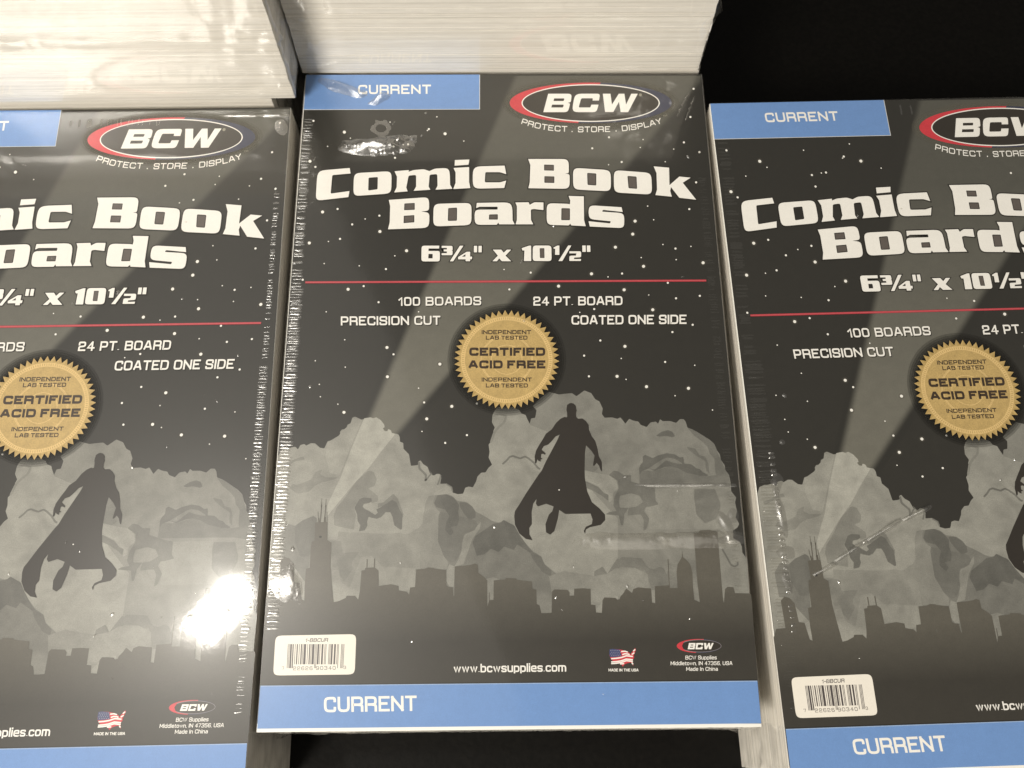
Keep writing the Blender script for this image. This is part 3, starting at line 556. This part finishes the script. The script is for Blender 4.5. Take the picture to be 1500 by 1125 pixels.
    text(M, 'PROTECT', ZL([(140, 430)])[0], ZL([(546, 500)])[0], 8.4, WHITE, .55, t=.16, mid=ZL([(338, 482)])[0])
    printed('slogan_word', M); M = Mesh()
    text(M, 'STORE', ZL([(640, 505)])[0], ZL([(922, 502)])[0], 8.4, WHITE, .55, t=.16)
    printed('slogan_word', M); M = Mesh()
    text(M, 'DISPLAY', ZL([(1026, 496)])[0], ZL([(1378, 424)])[0], 8.4, WHITE, .55, t=.16, mid=ZL([(1208, 470)])[0])
    for p in ((588, 498), (975, 493)): M.ellipse(*ZL([p])[0], .9, .9, WHITE, .55, n=10)
    text(M, 'TM', ZL([(1390, 372)])[0], ZL([(1424, 364)])[0], 2.6, DIM, .55, t=.2)
    printed('slogan_word', M)
    # tabs
    M = Mesh()
    def mmq(x0, y0, x1, y1): return [(x0, y0), (x1, y0), (x1, y1), (x0, y1)]
    p = art((702.2, 160)); tabx, taby = p
    M.poly([mmq(.22, taby - .25, tabx + .25, H - .1)], PALE, .53, trace=False); M.poly([mmq(.22, taby, tabx, H - .1)], BLUE, .545, trace=False)
    printed('top_tab', M); M = Mesh()
    text(M, 'CURRENT', (524.8, 138.3), (631.3, 137.8), 13.5, WHITE, .56, t=.19)
    printed('tab_lettering', M)
    M = Mesh()
    y1 = (art((379.5, 1004.8))[1] + art((1112, 997.2))[1]) / 2
    M.poly([mmq(.22, y1 - .3, W - .1, y1 + .05)], ink('band_edge_ink', (.28, .40, .62)), .53, trace=False); M.poly([mmq(.22, 1.15, W - .1, y1 - .25)], BLUE, .545, trace=False)
    M.poly([mmq(.22, y1 + .05, W - .1, y1 + .45)], OUTL, .53, trace=False)
    printed('bottom_band', M); M = Mesh()
    text(M, 'CURRENT', (475.4, 1043.6), (610.2, 1041.4), 22.5, WHITE, .56, t=.165)
    printed('band_lettering', M)
    # seal
    M = Mesh(); cx, cy, rx, ry = 742.3, 527.1, 77, 72.6
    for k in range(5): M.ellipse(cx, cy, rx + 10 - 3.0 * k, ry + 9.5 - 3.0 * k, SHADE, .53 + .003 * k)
    n = 50; pts = []
    for i in range(n):
        a = (i + .25) * 2 * math.pi / n; b = a + math.pi / n
        pts += [(cx + rx * math.cos(a), cy + ry * math.sin(a)), (cx + rx * .895 * math.cos(b), cy + ry * .895 * math.sin(b))]
    M.poly([pts], GOLD, .56)
    for i in range(n):   # creased teeth
        a = (i + .25) * 2 * math.pi / n; b = a + math.pi / n
        M.poly([[(cx + rx * .99 * math.cos(a), cy + ry * .99 * math.sin(a)), (cx + rx * .895 * math.cos(b), cy + ry * .895 * math.sin(b)), (cx + rx * .875 * math.cos(a), cy + ry * .875 * math.sin(a))]], GOLDD, .57)
    M.ellipse(cx, cy, rx * .87, ry * .87, GOLDL, .58, hole=(rx * .795, ry * .795))
    for i in range(130):
        a = i * 2 * math.pi / 130
        M.ribbon([(cx + rx * r_ * math.cos(a), cy + ry * r_ * math.sin(a)) for r_ in (.812, .855)], .9, GOLDD, .59)
    M.ellipse(cx, cy, rx * .79, ry * .79, GOLD, .58)
    for r_ in (.50, .48, .30): M.ellipse(cx, cy, rx * r_, ry * r_, GOLDL, .59 + r_ * .001, hole=(rx * (r_ - .012), ry * (r_ - .012)))
    ZS = lambda x, y: (640 + x * .13333, 440 + y * .13333)
    for s, x0, x1, yb, cp, t_ in [('INDEPENDENT', 492, 1035, 374, 6.1, .22), ('LAB TESTED', 538, 995, 434, 5.9, .22), ('CERTIFIED', 356, 1190, 612, 12.2, .29), ('ACID FREE', 346, 1192, 751, 12.0, .29), ('INDEPENDENT', 492, 1042, 894, 5.9, .22), ('LAB TESTED', 538, 1000, 959, 5.9, .22)]:
        text(M, s, ZS(x0, yb), ZS(x1, yb), cp, BROWN, .61, t=t_, sp=.14, space=.4)
    printed('gold_seal', M)
    # barcode label
    M = Mesh(); ZB = lambda p: Z(395, 920, .09, p)
    M.poly([ZB([(98, 126, 110), (1412, 100, 110), (1386, 756, 110), (58, 773, 110)])], ink('label_white', (.80, .76, .68), mottle=.02), .66)
    text(M, '1-BBCUR', ZB([(580, 231)])[0], ZB([(945, 225)])[0], 5.6, BAR, .68, t=.17, shear=.25)
    Lc = ['0001101', '0011001', '0010011', '0111101', '0100011', '0110001', '0101111', '0111011', '0110111', '0001011']
    dg = '722626903403'; bits = '101' + ''.join(Lc[int(c)] for c in dg[:6]) + '01010' + ''.join(''.join('10'[int(b)] for b in Lc[int(c)]) for c in dg[6:]) + '101'
    X0, X1 = 300, 1218
    for i, b in enumerate(bits):
        if b == '1':
            lo = 655 if (i < 10 or i > 84 or 45 <= i < 50) else 592
            xa = X0 + (X1 - X0) * i / 95; xb = X0 + (X1 - X0) * (i + 1) / 95
            M.poly([ZB([(xa, 262), (xb, 262), (xb - (lo - 262) * .05, lo), (xa - (lo - 262) * .05, lo)])], BAR, .68)
    for s, xa, xb, yb, cp in [('7', 203, 243, 682, 4.8), ('22626', 384, 700, 688, 5.4), ('90340', 758, 1076, 682, 5.4), ('3', 1208, 1246, 668, 4.6)]:
        text(M, s, ZB([(xa, yb)])[0], ZB([(xb, yb - 3)])[0], cp, BAR, .68, t=.13, sp=.35)
    printed('barcode_label', M)
    M = Mesh()
    text(M, 'www.bcwsupplies.com', (664.8, 985.4), (829.2, 983.8), 12.6, WHITE, .55, t=.165, sp=.17)
    printed('web_address', M)
    # flag map
    M = Mesh(); ZF = lambda p: Z(880, 930, .05335, p)
    us = [(240, 400), (330, 385), (540, 405), (640, 430), (680, 450), (740, 460), (790, 500), (810, 545), (870, 450), (940, 365), (965, 400), (930, 510), (905, 560), (915, 620), (870, 700), (885, 780), (900, 850), (860, 800), (820, 760), (740, 775), (650, 810), (605, 875), (560, 810), (480, 775), (400, 765), (330, 715), (270, 650), (235, 560)]
    M.poly([ZF(us)], RED, .55)
    for k, (ya, yb) in enumerate([(655, 635), (745, 720), (790, 770)]):
        M.ribbon(ZF([(285, ya), (420, ya - 8), (560, ya - 30), (700, ya - 80), (790, ya - 70), (880, ya - 60)]), 1.9, WHITE, .56 + .003 * k, r=1)
    for q in ([(560, 460), (660, 450), (740, 475)], [(590, 545), (660, 520), (760, 530), (790, 550)], [(850, 540), (920, 490)], [(890, 450), (945, 400)], [(530, 800), (640, 790)], [(850, 760), (885, 810)]):
        M.ribbon(ZF(q), 1.8, WHITE, .575)
    M.poly([ZF([(240, 400), (330, 385), (530, 410), (575, 590), (400, 612), (255, 615), (235, 540)])], ink('flag_blue_ink', (.045, .055, .15)), .585)
    rs = random.Random(4)
    for i in range(5):
        for j in range(4): M.ellipse(*ZF([(275 + i * 58 + (j % 2) * 26, 430 + j * 48)])[0], .42, .42, PALE, .59, n=6)
    text(M, 'MADE IN THE USA', ZF([(215, 1005)])[0], ZF([(1032, 1005)])[0], 4.1, WHITE, .55, t=.2)
    printed('flag_map_print', M)
    M = Mesh()
    crescent(M, 1023.8, 946.3, 32.6, 10.2, .55, (1031, 936.2), (1019, 956.4)); M.ellipse(1025.5, 946.3, 31, 9.2, ink('ring_grey_ink', (.22, .20, .22)), .565)
    M.ellipse(1026, 946.3, 29.8, 8.5, LOGO, .575)
    for L in BCW: M.poly([[(970 + .08 * (465 + (p[0] - 335) * .572), 930 + .08 * (150 + (p[1] - 166) * .706)) for p in l] for l in L], WHITE, .59)
    M.poly([[(992.5, 946.3), (996, 941.5), (1004, 938.3), (1001, 941.5), (998.8, 946.3), (1001, 951), (1006, 954.3), (997, 951.5)]], RED, .60, r=1)
    printed('maker_logo', M)
    M = Mesh()
    for s, xa, xb, yb in [('BCW Supplies', 425, 995, 452), ('Middletown, IN 47356, USA', 155, 1282, 556), ('Made In China', 440, 1016, 660)]:
        text(M, s, (970 + xa * .08, 930 + yb * .08), (970 + xb * .08, 930 + (yb - 2) * .08), 5.6, WHITE, .55, t=.15)
    printed('address_lettering', M)
cover()

# ------------------------------------------------------------------ film pieces
def grid(name, nx, ny, fn, mat, parent, smooth=True):
    v = [tuple(c * MM for c in fn(i / nx, j / ny)) for j in range(ny + 1) for i in range(nx + 1)]
    f = [(j * (nx + 1) + i, j * (nx + 1) + i + 1, (j + 1) * (nx + 1) + i + 1, (j + 1) * (nx + 1) + i) for j in range(ny) for i in range(nx)]
    me = bpy.data.meshes.new(name); me.from_pydata(v, [], f); me.materials.append(mat)
    if smooth: me.polygons.foreach_set('use_smooth', [True] * len(f))
    me.update(); o = bpy.data.objects.new(name, me); COL.objects.link(o); o.parent = parent
    return o

def crimp(parent, x0, x1, y0, y1, pitch, amp, seed, axis='y', fill=1.0, name='film_crimp', mat=None):
    """row of fine crimps where the film shrank across an edge"""
    rd = random.Random(seed); L = (y1 - y0); rid = []; y = 0.0
    while y < L:
        y += pitch * rd.uniform(.7, 1.3)
        if rd.random() < fill: rid.append((y, pitch * rd.uniform(.16, .34), amp * rd.uniform(.6, 1.2), rd.uniform(0, .15), rd.uniform(.8, 1.0), rd.uniform(-.25, .25)))
    ny = int(L / .16); nx = 9; h = np.zeros((ny + 1, nx + 1)); Y = np.linspace(0, L, ny + 1)
    for (yc, sg, a, u0, u1, sk) in rid:
        for i in range(nx + 1):
            u = i / nx; e = max(0, min(1, (u - u0) / .12 + .5)) * max(0, min(1, (u1 - u) / .12 + .5))
            yy = yc + sk * (u - .5) + .07 * math.sin(u * 7 + yc * 3)
            lo = np.searchsorted(Y, yy - 3 * sg); hi = np.searchsorted(Y, yy + 3 * sg)
            h[lo:hi, i] += a * e * np.exp(-((Y[lo:hi] - yy) / sg) ** 2)
    def fn(u, v):
        i = round(u * nx); j = round(v * ny); e = math.sin(math.pi * min(1, max(0, u))) ** .5
        X = x0 + (x1 - x0) * u; YY = y0 + L * v; zz = -0.03 + h[j, i]
        return (X, YY, zz) if axis == 'y' else (YY, X, zz)
    return grid(name, nx, ny, fn, mat or FILM_EDGE, parent)

def blister(parent, cx, cy, wx, wy, bumps, n=90, name='film_blister', base=-.06):
    """patch of film standing off the sheet; bumps: (x, y, sx, sy, angle, height) in sheet mm"""
    def fn(u, v):
        x = cx + (u - .5) * wx; y = cy + (v - .5) * wy; h = 0
        for bx, by, sx, sy, an, a in bumps:
            dx, dy = x - bx, y - by; c, s = math.cos(an), math.sin(an)
            h += a * math.exp(-((dx * c + dy * s) / sx) ** 2 - ((-dx * s + dy * c) / sy) ** 2)
        e = min(1, 6 * min(u, 1 - u, v, 1 - v))
        h += .05 * noise.noise(Vector((x * .5, y * .5, cx)))
        return (min(max(x, .3), W - .3), min(max(y, 1.3), H - .3), base + h * e * e * (3 - 2 * e))
    return grid(name, n, n, fn, FILM_TENT, parent)

def tilted(parent, px, sx, sy, ang, amt=1.0, rip=0.0, mat=None, name='film_blister', seed=0, panel=(-425, 188, 1400), lift=-.04):
    """slack facet of film pulled tight at a slant, sloped to mirror a lamp at the camera"""
    cx, cy = art(px); P = Vector((cx, cy, 0)) + parent.location / MM
    hv = (Vector(panel) - P).normalized() + (CAM / MM - P).normalized()
    gx, gy = -hv.x / hv.z * amt, -hv.y / hv.z * amt
    c_, s_ = math.cos(ang), math.sin(ang); R_ = max(sx, sy) * 1.5; n = 110
    low = abs(gx * c_ + gy * s_) * sx + abs(-gx * s_ + gy * c_) * sy
    def fn(u, v):
        x, y = (u - .5) * 2 * R_, (v - .5) * 2 * R_
        a, b = (x * c_ + y * s_) / sx, (-x * s_ + y * c_) / sy
        wob = .28 * noise.noise(Vector((x * .3, y * .3, seed))) + .09 * noise.noise(Vector((x * 1.1, y * 1.1, seed + 3)))
        w_ = math.exp(-(abs(a) + wob) ** 4 - (abs(b) + wob) ** 4)
        h = (gx * x + gy * y + low * .75) * w_ + rip * w_ * (noise.noise(Vector((a * 5, b * 16, seed + 7))))
        return (min(max(cx + x, .3), W - .3), min(max(cy + y, 1.3), H - .3), -.04 + (lift + .04) * w_ ** .5 + max(0, h))
    return grid(name, n, n, fn, mat or FILM_TENT, parent)

def crease(parent, pts, width, height, name='film_crease', seed=1, mat=None):
    """raised fold of film along a path on the sheet (trace px)"""
    P = [Vector(art(p)) for p in pts]; D = [0]
    for i in range(1, len(P)): D.append(D[-1] + (P[i] - P[i - 1]).length)
    def at(d):
        for i in range(1, len(P)):
            if d <= D[i] or i == len(P) - 1:
                t = (d - D[i - 1]) / (D[i] - D[i - 1]); return P[i - 1].lerp(P[i], t), (P[i] - P[i - 1]).normalized()
    n = int(D[-1] / .35)
    def fn(u, v):
        p, d = at(v * D[-1]); nr = Vector((-d.y, d.x)); w_ = width * (.55 + .7 * noise.noise(Vector((v * 9, seed, 0))) + .25)
        w_ = max(.25, w_) * min(1, 5 * v + .15, 5 * (1 - v) + .15)
        q = p + nr * ((u - .5) * w_ + .5 * noise.noise(Vector((v * 14, seed, 4))))
        h = height * math.cos((u - .5) * math.pi) * (1 + .8 * noise.noise(Vector((v * 22, seed, 8)))) * min(1, 6 * v, 6 * (1 - v))
        return (q.x, q.y, -.03 + max(0, h))
    return grid(name, 10, n, fn, mat or FILM_SOFT, parent)

# ------------------------------------------------------------------ packs
PACKS = []
def pack(label, group, x, y, z, rot, height, seed, prints=True):
    rd = random.Random(seed)
    r = bpy.data.objects.new('comic_board_pack', None); COL.objects.link(r)
    r.location = Vector((x, y, z)) * MM; r.rotation_euler = (0, 0, rot); r.empty_display_size = .2
    r['label'] = label; r['category'] = 'board pack'; r['group'] = group
    # cut boards
    M = Mesh(); n = 100; pit = (height - .55) / n; drift = [0, 0]
    for k in range(n):
        drift = [drift[0] * .85 + rd.gauss(0, .05), drift[1] * .85 + rd.gauss(0, .05)]
        dx, dy = drift; zt = -.55 - k * pit; zb = zt - pit * .985; mi = rd.choices([0, 1, 2], [6, 3, 1])[0]
        b = len(M.v); ki = M.mi(BOARD[mi])
        M.v += [((a + dx) * MM, (c + dy) * MM, q * MM) for q in (zb, zt) for a, c in ((0.15, .15), (W - .15, .15), (W - .15, H - .15), (.15, H - .15))]
        for f in ((3, 2, 1, 0), (4, 5, 6, 7), (0, 1, 5, 4), (1, 2, 6, 5), (2, 3, 7, 6), (3, 0, 4, 7)):
            M.f.append(tuple(b + i for i in f)); M.m.append(ki)
    o = M.build('board_stack', r); o['kind'] = 'stuff'
    # cover sheet
    if not hasattr(pack, 'sheet'):
        bm = bmesh.new(); bmesh.ops.create_cube(bm, size=1)
        for v in bm.verts: v.co = Vector(((v.co.x + .5) * W * MM, (v.co.y + .5) * H * MM, (v.co.z - .5) * .5 * MM))
        bmesh.ops.bevel(bm, geom=[e for e in bm.edges], offset=.12 * MM, segments=2, affect='EDGES')
        me = bpy.data.meshes.new('cover_sheet'); bm.to_mesh(me); bm.free(); me.materials.append(EDGEWHITE); pack.sheet = me
    cs = bpy.data.objects.new('cover_sheet', pack.sheet); COL.objects.link(cs); cs.parent = r
    first = not PACKS
    for po in (PROTO if prints else []):
        c = po if first else po.copy()
        if not first: COL.objects.link(c)
        c.parent = cs
    # film round the four sides, sealed at half height
    per = 2 * (W + H); nu = 520; nv = 26
    def side(u, v):
        s = u * per; zz = -height * (1 - v) + .1
        ns = noise.noise(Vector((s * .05, v * 3, seed))); nf = noise.noise(Vector((s * .35, v * 9, seed + 5)))
        seam = .8 * math.exp(-((v - .55 - .03 * ns) / .025) ** 2)
        e = math.sin(math.pi * v) ** .4
        off = .35 + e * (.35 + .14 * ns + .05 * nf) + seam * (.6 + .5 * nf)
        c = [0, W, W + H, 2 * W + H, per]
        dc = min(abs(s - q) for q in c)
        off += (1.1 * noise.noise(Vector((s * .16, v * 5, seed + 9))) + .55 * noise.noise(Vector((s * .5, v * 14, seed + 2)))) * math.exp(-(dc / 20) ** 2) * e
        off = max(off, .2)
        off += 1.9 * math.exp(-(dc / 3.0) ** 2) * seam + .45 * math.exp(-(dc / 6) ** 2) * e * (.5 + nf)
        if s <= c[1]: p, nrm = (s, 0), (0, -1)
        elif s <= c[2]: p, nrm = (W, s - c[1]), (1, 0)
        elif s <= c[3]: p, nrm = (W - (s - c[2]), H), (0, 1)
        else: p, nrm = (0, H - (s - c[3])), (-1, 0)
        # round the corner slightly
        return (p[0] + nrm[0] * off, p[1] + nrm[1] * off, zz)
    grid('shrink_film', nu, nv, side, FILM_SIDE, r)
    PACKS.append(r)
    return r

TB = -68.0
front = 'board packs laid face up along the front'; back = 'board packs piled behind the front row'
c = pack('middle face-up pack between two others, whole cover visible from tab to band', front, 0, 0, 0, 0, 67.8, 1)
l = pack('left face-up pack with the bright lamp glare on its lower right cover', front, -173.39, -20.16, 2.56, .0103, 70.3, 2)
r = pack('right face-up pack with a diagonal film crease, its left board edges showing', front, 179.35, -15.77, .78, .0217, 68.6, 3)
pack('upper white pack standing behind the middle cover, board edges towards the viewer', back, -1.5, 267.4, 1.6, .004, 67.8, 4)
pack('lower pack hidden behind the middle pack, under the upper white one', back, 0, 271.5, -1.6, -.003, 66.2, 5, prints=False)
lu = pack('upper white pack behind the left cover, overhanging the pack below it', back, -173.6, 248.2, 74.2, .0115, 68.0, 6)
pack('lower pack behind the left cover, a thin strip of it showing under the upper one', back, -184.4, 250.2, 5.3, .010, 73.2, 7, prints=False)
PACKS[3].location.z = (.2 + 67.8) * MM

# film detail, pack by pack
crimp(c, .3, 5.6, 33, 165, 1.15, .27, 11)
crimp(c, .4, 4.8, 165, 244, 1.4, .17, 21, fill=.85)
crimp(c, W - 5.5, W - 1.8, 45, 215, 1.1, .09, 12, fill=.8, mat=FILM_FAINT)
crimp(c, H - 6, H - 1.5, 12, 70, 1.6, .12, 13, axis='x', fill=.5)
crimp(l, W - 5.4, W - 1.6, 24, 150, 1.15, .19, 14)
crimp(l, W - 4.6, W - 2.0, 150, 226, 1.2, .12, 24, fill=.8)
crimp(l, H - 9, H - 4.5, 78, 125, 1.5, .25, 15, axis='x', fill=.7)
crimp(r, 1.2, 8.5, 14, 150, 1.1, .20, 16, fill=.85, mat=FILM_FAINT)
crimp(r, 6.3, 8.6, 40, 112, 2.1, .34, 36, fill=.9)
crimp(r, 1.2, 6.5, 150, 250, 1.5, .16, 26, fill=.8, mat=FILM_FAINT)
crimp(r, H - 8, H - 2, 20, 90, 2.0, .08, 17, axis='x', fill=.6)
tilted(c, (545, 216), 12.5, 3.3, .10, rip=.02, seed=2)
tilted(c, (507, 133), 9.5, 2.5, -.42, rip=.02, seed=5)
tilted(c, (553, 148), 4.5, 1.8, .7, rip=.06, seed=6)
q = art((558, 188)); blister(c, q[0], q[1], 12, 12, [(q[0], q[1], 3.0, 2.8, 0, .55), (q[0], q[1], 2.0, 1.8, 0, -.9)])
q = art((1068, 775)); blister(c, q[0], q[1], 20, 24, [(q[0] - 1, q[1] + 2, 1.3, 4, .5, .5), (q[0] + 1, q[1] - 4, 4, 1.2, 0, .6), (q[0] + 2, q[1] + 5, 1.5, 2, 0, .4)])
tilted(c, (417, 858), 4.2, 5.5, .3, rip=.02, seed=8, lift=.22)
P2 = (340, -700, 1400)  # where the added glint lamp hangs
for px_, sx_, sd in ((968, 11, 3), (1030, 9, 4)): tilted(c, (px_, 711), sx_, .6, 0, rip=.04, seed=sd, panel=P2, mat=FILM_CREASE, name='film_crease')
tilted(c, (925, 797), 15, 3.0, 0, rip=.02, seed=5, panel=P2, mat=FILM_BAND, name='film_crease', amt=.93); tilted(c, (1015, 793), 13, 2.6, .03, rip=.02, seed=15, panel=P2, mat=FILM_BAND, name='film_crease', amt=.94)
crease(c, [(1010, 135), (1003, 150), (992, 172)], 2.0, .4, seed=7); crease(c, [(1018, 140), (1012, 158), (1004, 178)], 1.6, .3, seed=8)
for px_, sx_, an in (((478, 781), 5, .42), ((520, 757), 7, .5), ((575, 728), 8, .48), ((628, 704), 6, .4)): tilted(r, px_, sx_, .62, an, rip=.04, seed=sx_, panel=P2, mat=FILM_CREASE, name='film_crease')
q = art((430, 730)); blister(r, q[0], q[1], 16, 60, [(q[0] + 1, q[1] + 8, 1.2, 6, .1, .5), (q[0] + 1, q[1] - 6, 2.4, 1.6, 0, .6), (q[0], q[1] - 16, 1.4, 3, .3, .4), (q[0] + 1, q[1] + 20, 1.6, 3, -.3, .4)])
tilted(l, (955, 120), 8, .65, 0, rip=.03, seed=31); tilted(l, (1002, 120), 6, .7, 0, rip=.05, seed=32)
q = art((1015, 118)); blister(l, q[0] - 12, H - 8, 36, 15, [(q[0] - 12, H - 5.5, 1, 1, 0, .01), (q[0] + 1, H - 10, 2, 3, .5, .5)])
crease(l, [(930, 745), (985, 775), (1020, 800)], 1.0, .05, seed=12)

# small dimples and nicks in the film
def dimples(parent, n, seed, spots=()):
    rd = random.Random(seed); v, f = [], []
    P = [art(q) for q in spots] + [(rd.uniform(6, W - 6), rd.uniform(8, H - 10)) for _ in range(n)]
    for x, y in P:
        r0 = rd.uniform(.25, .75); an = rd.uniform(0, math.pi); st = rd.uniform(.5, 1.0) if rd.random() < .6 else .3; hh = rd.uniform(.12, .3); b = len(v)
        for j in range(7):
            for i in range(7):
                u, w_ = (i / 3 - 1) * 1.5, (j / 3 - 1) * 1.5; q = (u * math.cos(an) - w_ * st * math.sin(an), u * math.sin(an) + w_ * st * math.cos(an))
                v.append(((x + q[0] * r0) * MM, (y + q[1] * r0) * MM, (-.03 + .24 * math.exp(-(u * u + w_ * w_) * .8) + hh * math.exp(-(u * u + w_ * w_) * 2)) * MM))
        f += [(b + j * 7 + i, b + j * 7 + i + 1, b + j * 7 + i + 8, b + j * 7 + i + 7) for j in range(6) for i in range(6)]
    me = bpy.data.meshes.new('film_dimples'); me.from_pydata(v, [], f); me.materials.append(FILM_TENT)
    me.polygons.foreach_set('use_smooth', [True] * len(f)); me.update()
    o = bpy.data.objects.new('film_dimples', me); COL.objects.link(o); o.parent = parent; o['kind'] = 'stuff'
dimples(c, 22, 5, [(587, 824), (604, 939), (584, 879), (917, 699), (1040, 736), (451, 838), (439, 885), (840, 830), (884, 1017), (815, 875)])
dimples(l, 26, 6, [(905, 905), (930, 912), (960, 820), (890, 815), (1000, 820), (870, 845)])
dimples(r, 14, 7)

# ------------------------------------------------------------------ table
m = bpy.data.materials.new('black_table_laminate'); m.use_nodes = True; nt = m.node_tree; p = nt.nodes['Principled BSDF']
tc = nd(nt, 'ShaderNodeTexCoord'); ns = nd(nt, 'ShaderNodeTexNoise'); ns.inputs['Scale'].default_value = 45; ns.inputs['Detail'].default_value = 4
nt.links.new(tc.outputs['Object'], ns.inputs['Vector'])
cr = nd(nt, 'ShaderNodeValToRGB'); cr.color_ramp.elements[0].position = .35; cr.color_ramp.elements[0].color = (.0018, .0016, .0013, 1)
cr.color_ramp.elements[1].position = .8; cr.color_ramp.elements[1].color = (.0042, .0037, .003, 1)
nt.links.new(ns.outputs['Fac'], cr.inputs[0]); nt.links.new(cr.outputs[0], p.inputs['Base Color'])
p.inputs['Roughness'].default_value = .4; p.inputs['Specular IOR Level'].default_value = .13
bp = nd(nt, 'ShaderNodeBump'); bp.inputs['Strength'].default_value = .5; bp.inputs['Distance'].default_value = .0018
nt.links.new(ns.outputs['Fac'], bp.inputs['Height']); nt.links.new(bp.outputs[0], p.inputs['Normal'])
bm = bmesh.new(); bmesh.ops.create_cube(bm, size=1)
for v in bm.verts: v.co = Vector((v.co.x * 1600 * MM, v.co.y * 900 * MM, v.co.z * 28 * MM))
bmesh.ops.bevel(bm, geom=[e for e in bm.edges], offset=3 * MM, segments=3, affect='EDGES')
me = bpy.data.meshes.new('table_top'); bm.to_mesh(me); bm.free(); me.materials.append(m)
t = bpy.data.objects.new('table_top', me); COL.objects.link(t); t.location = Vector((90, 330, TB - 14.2)) * MM
t['label'] = 'matt black table top under all the board packs'; t['category'] = 'table'
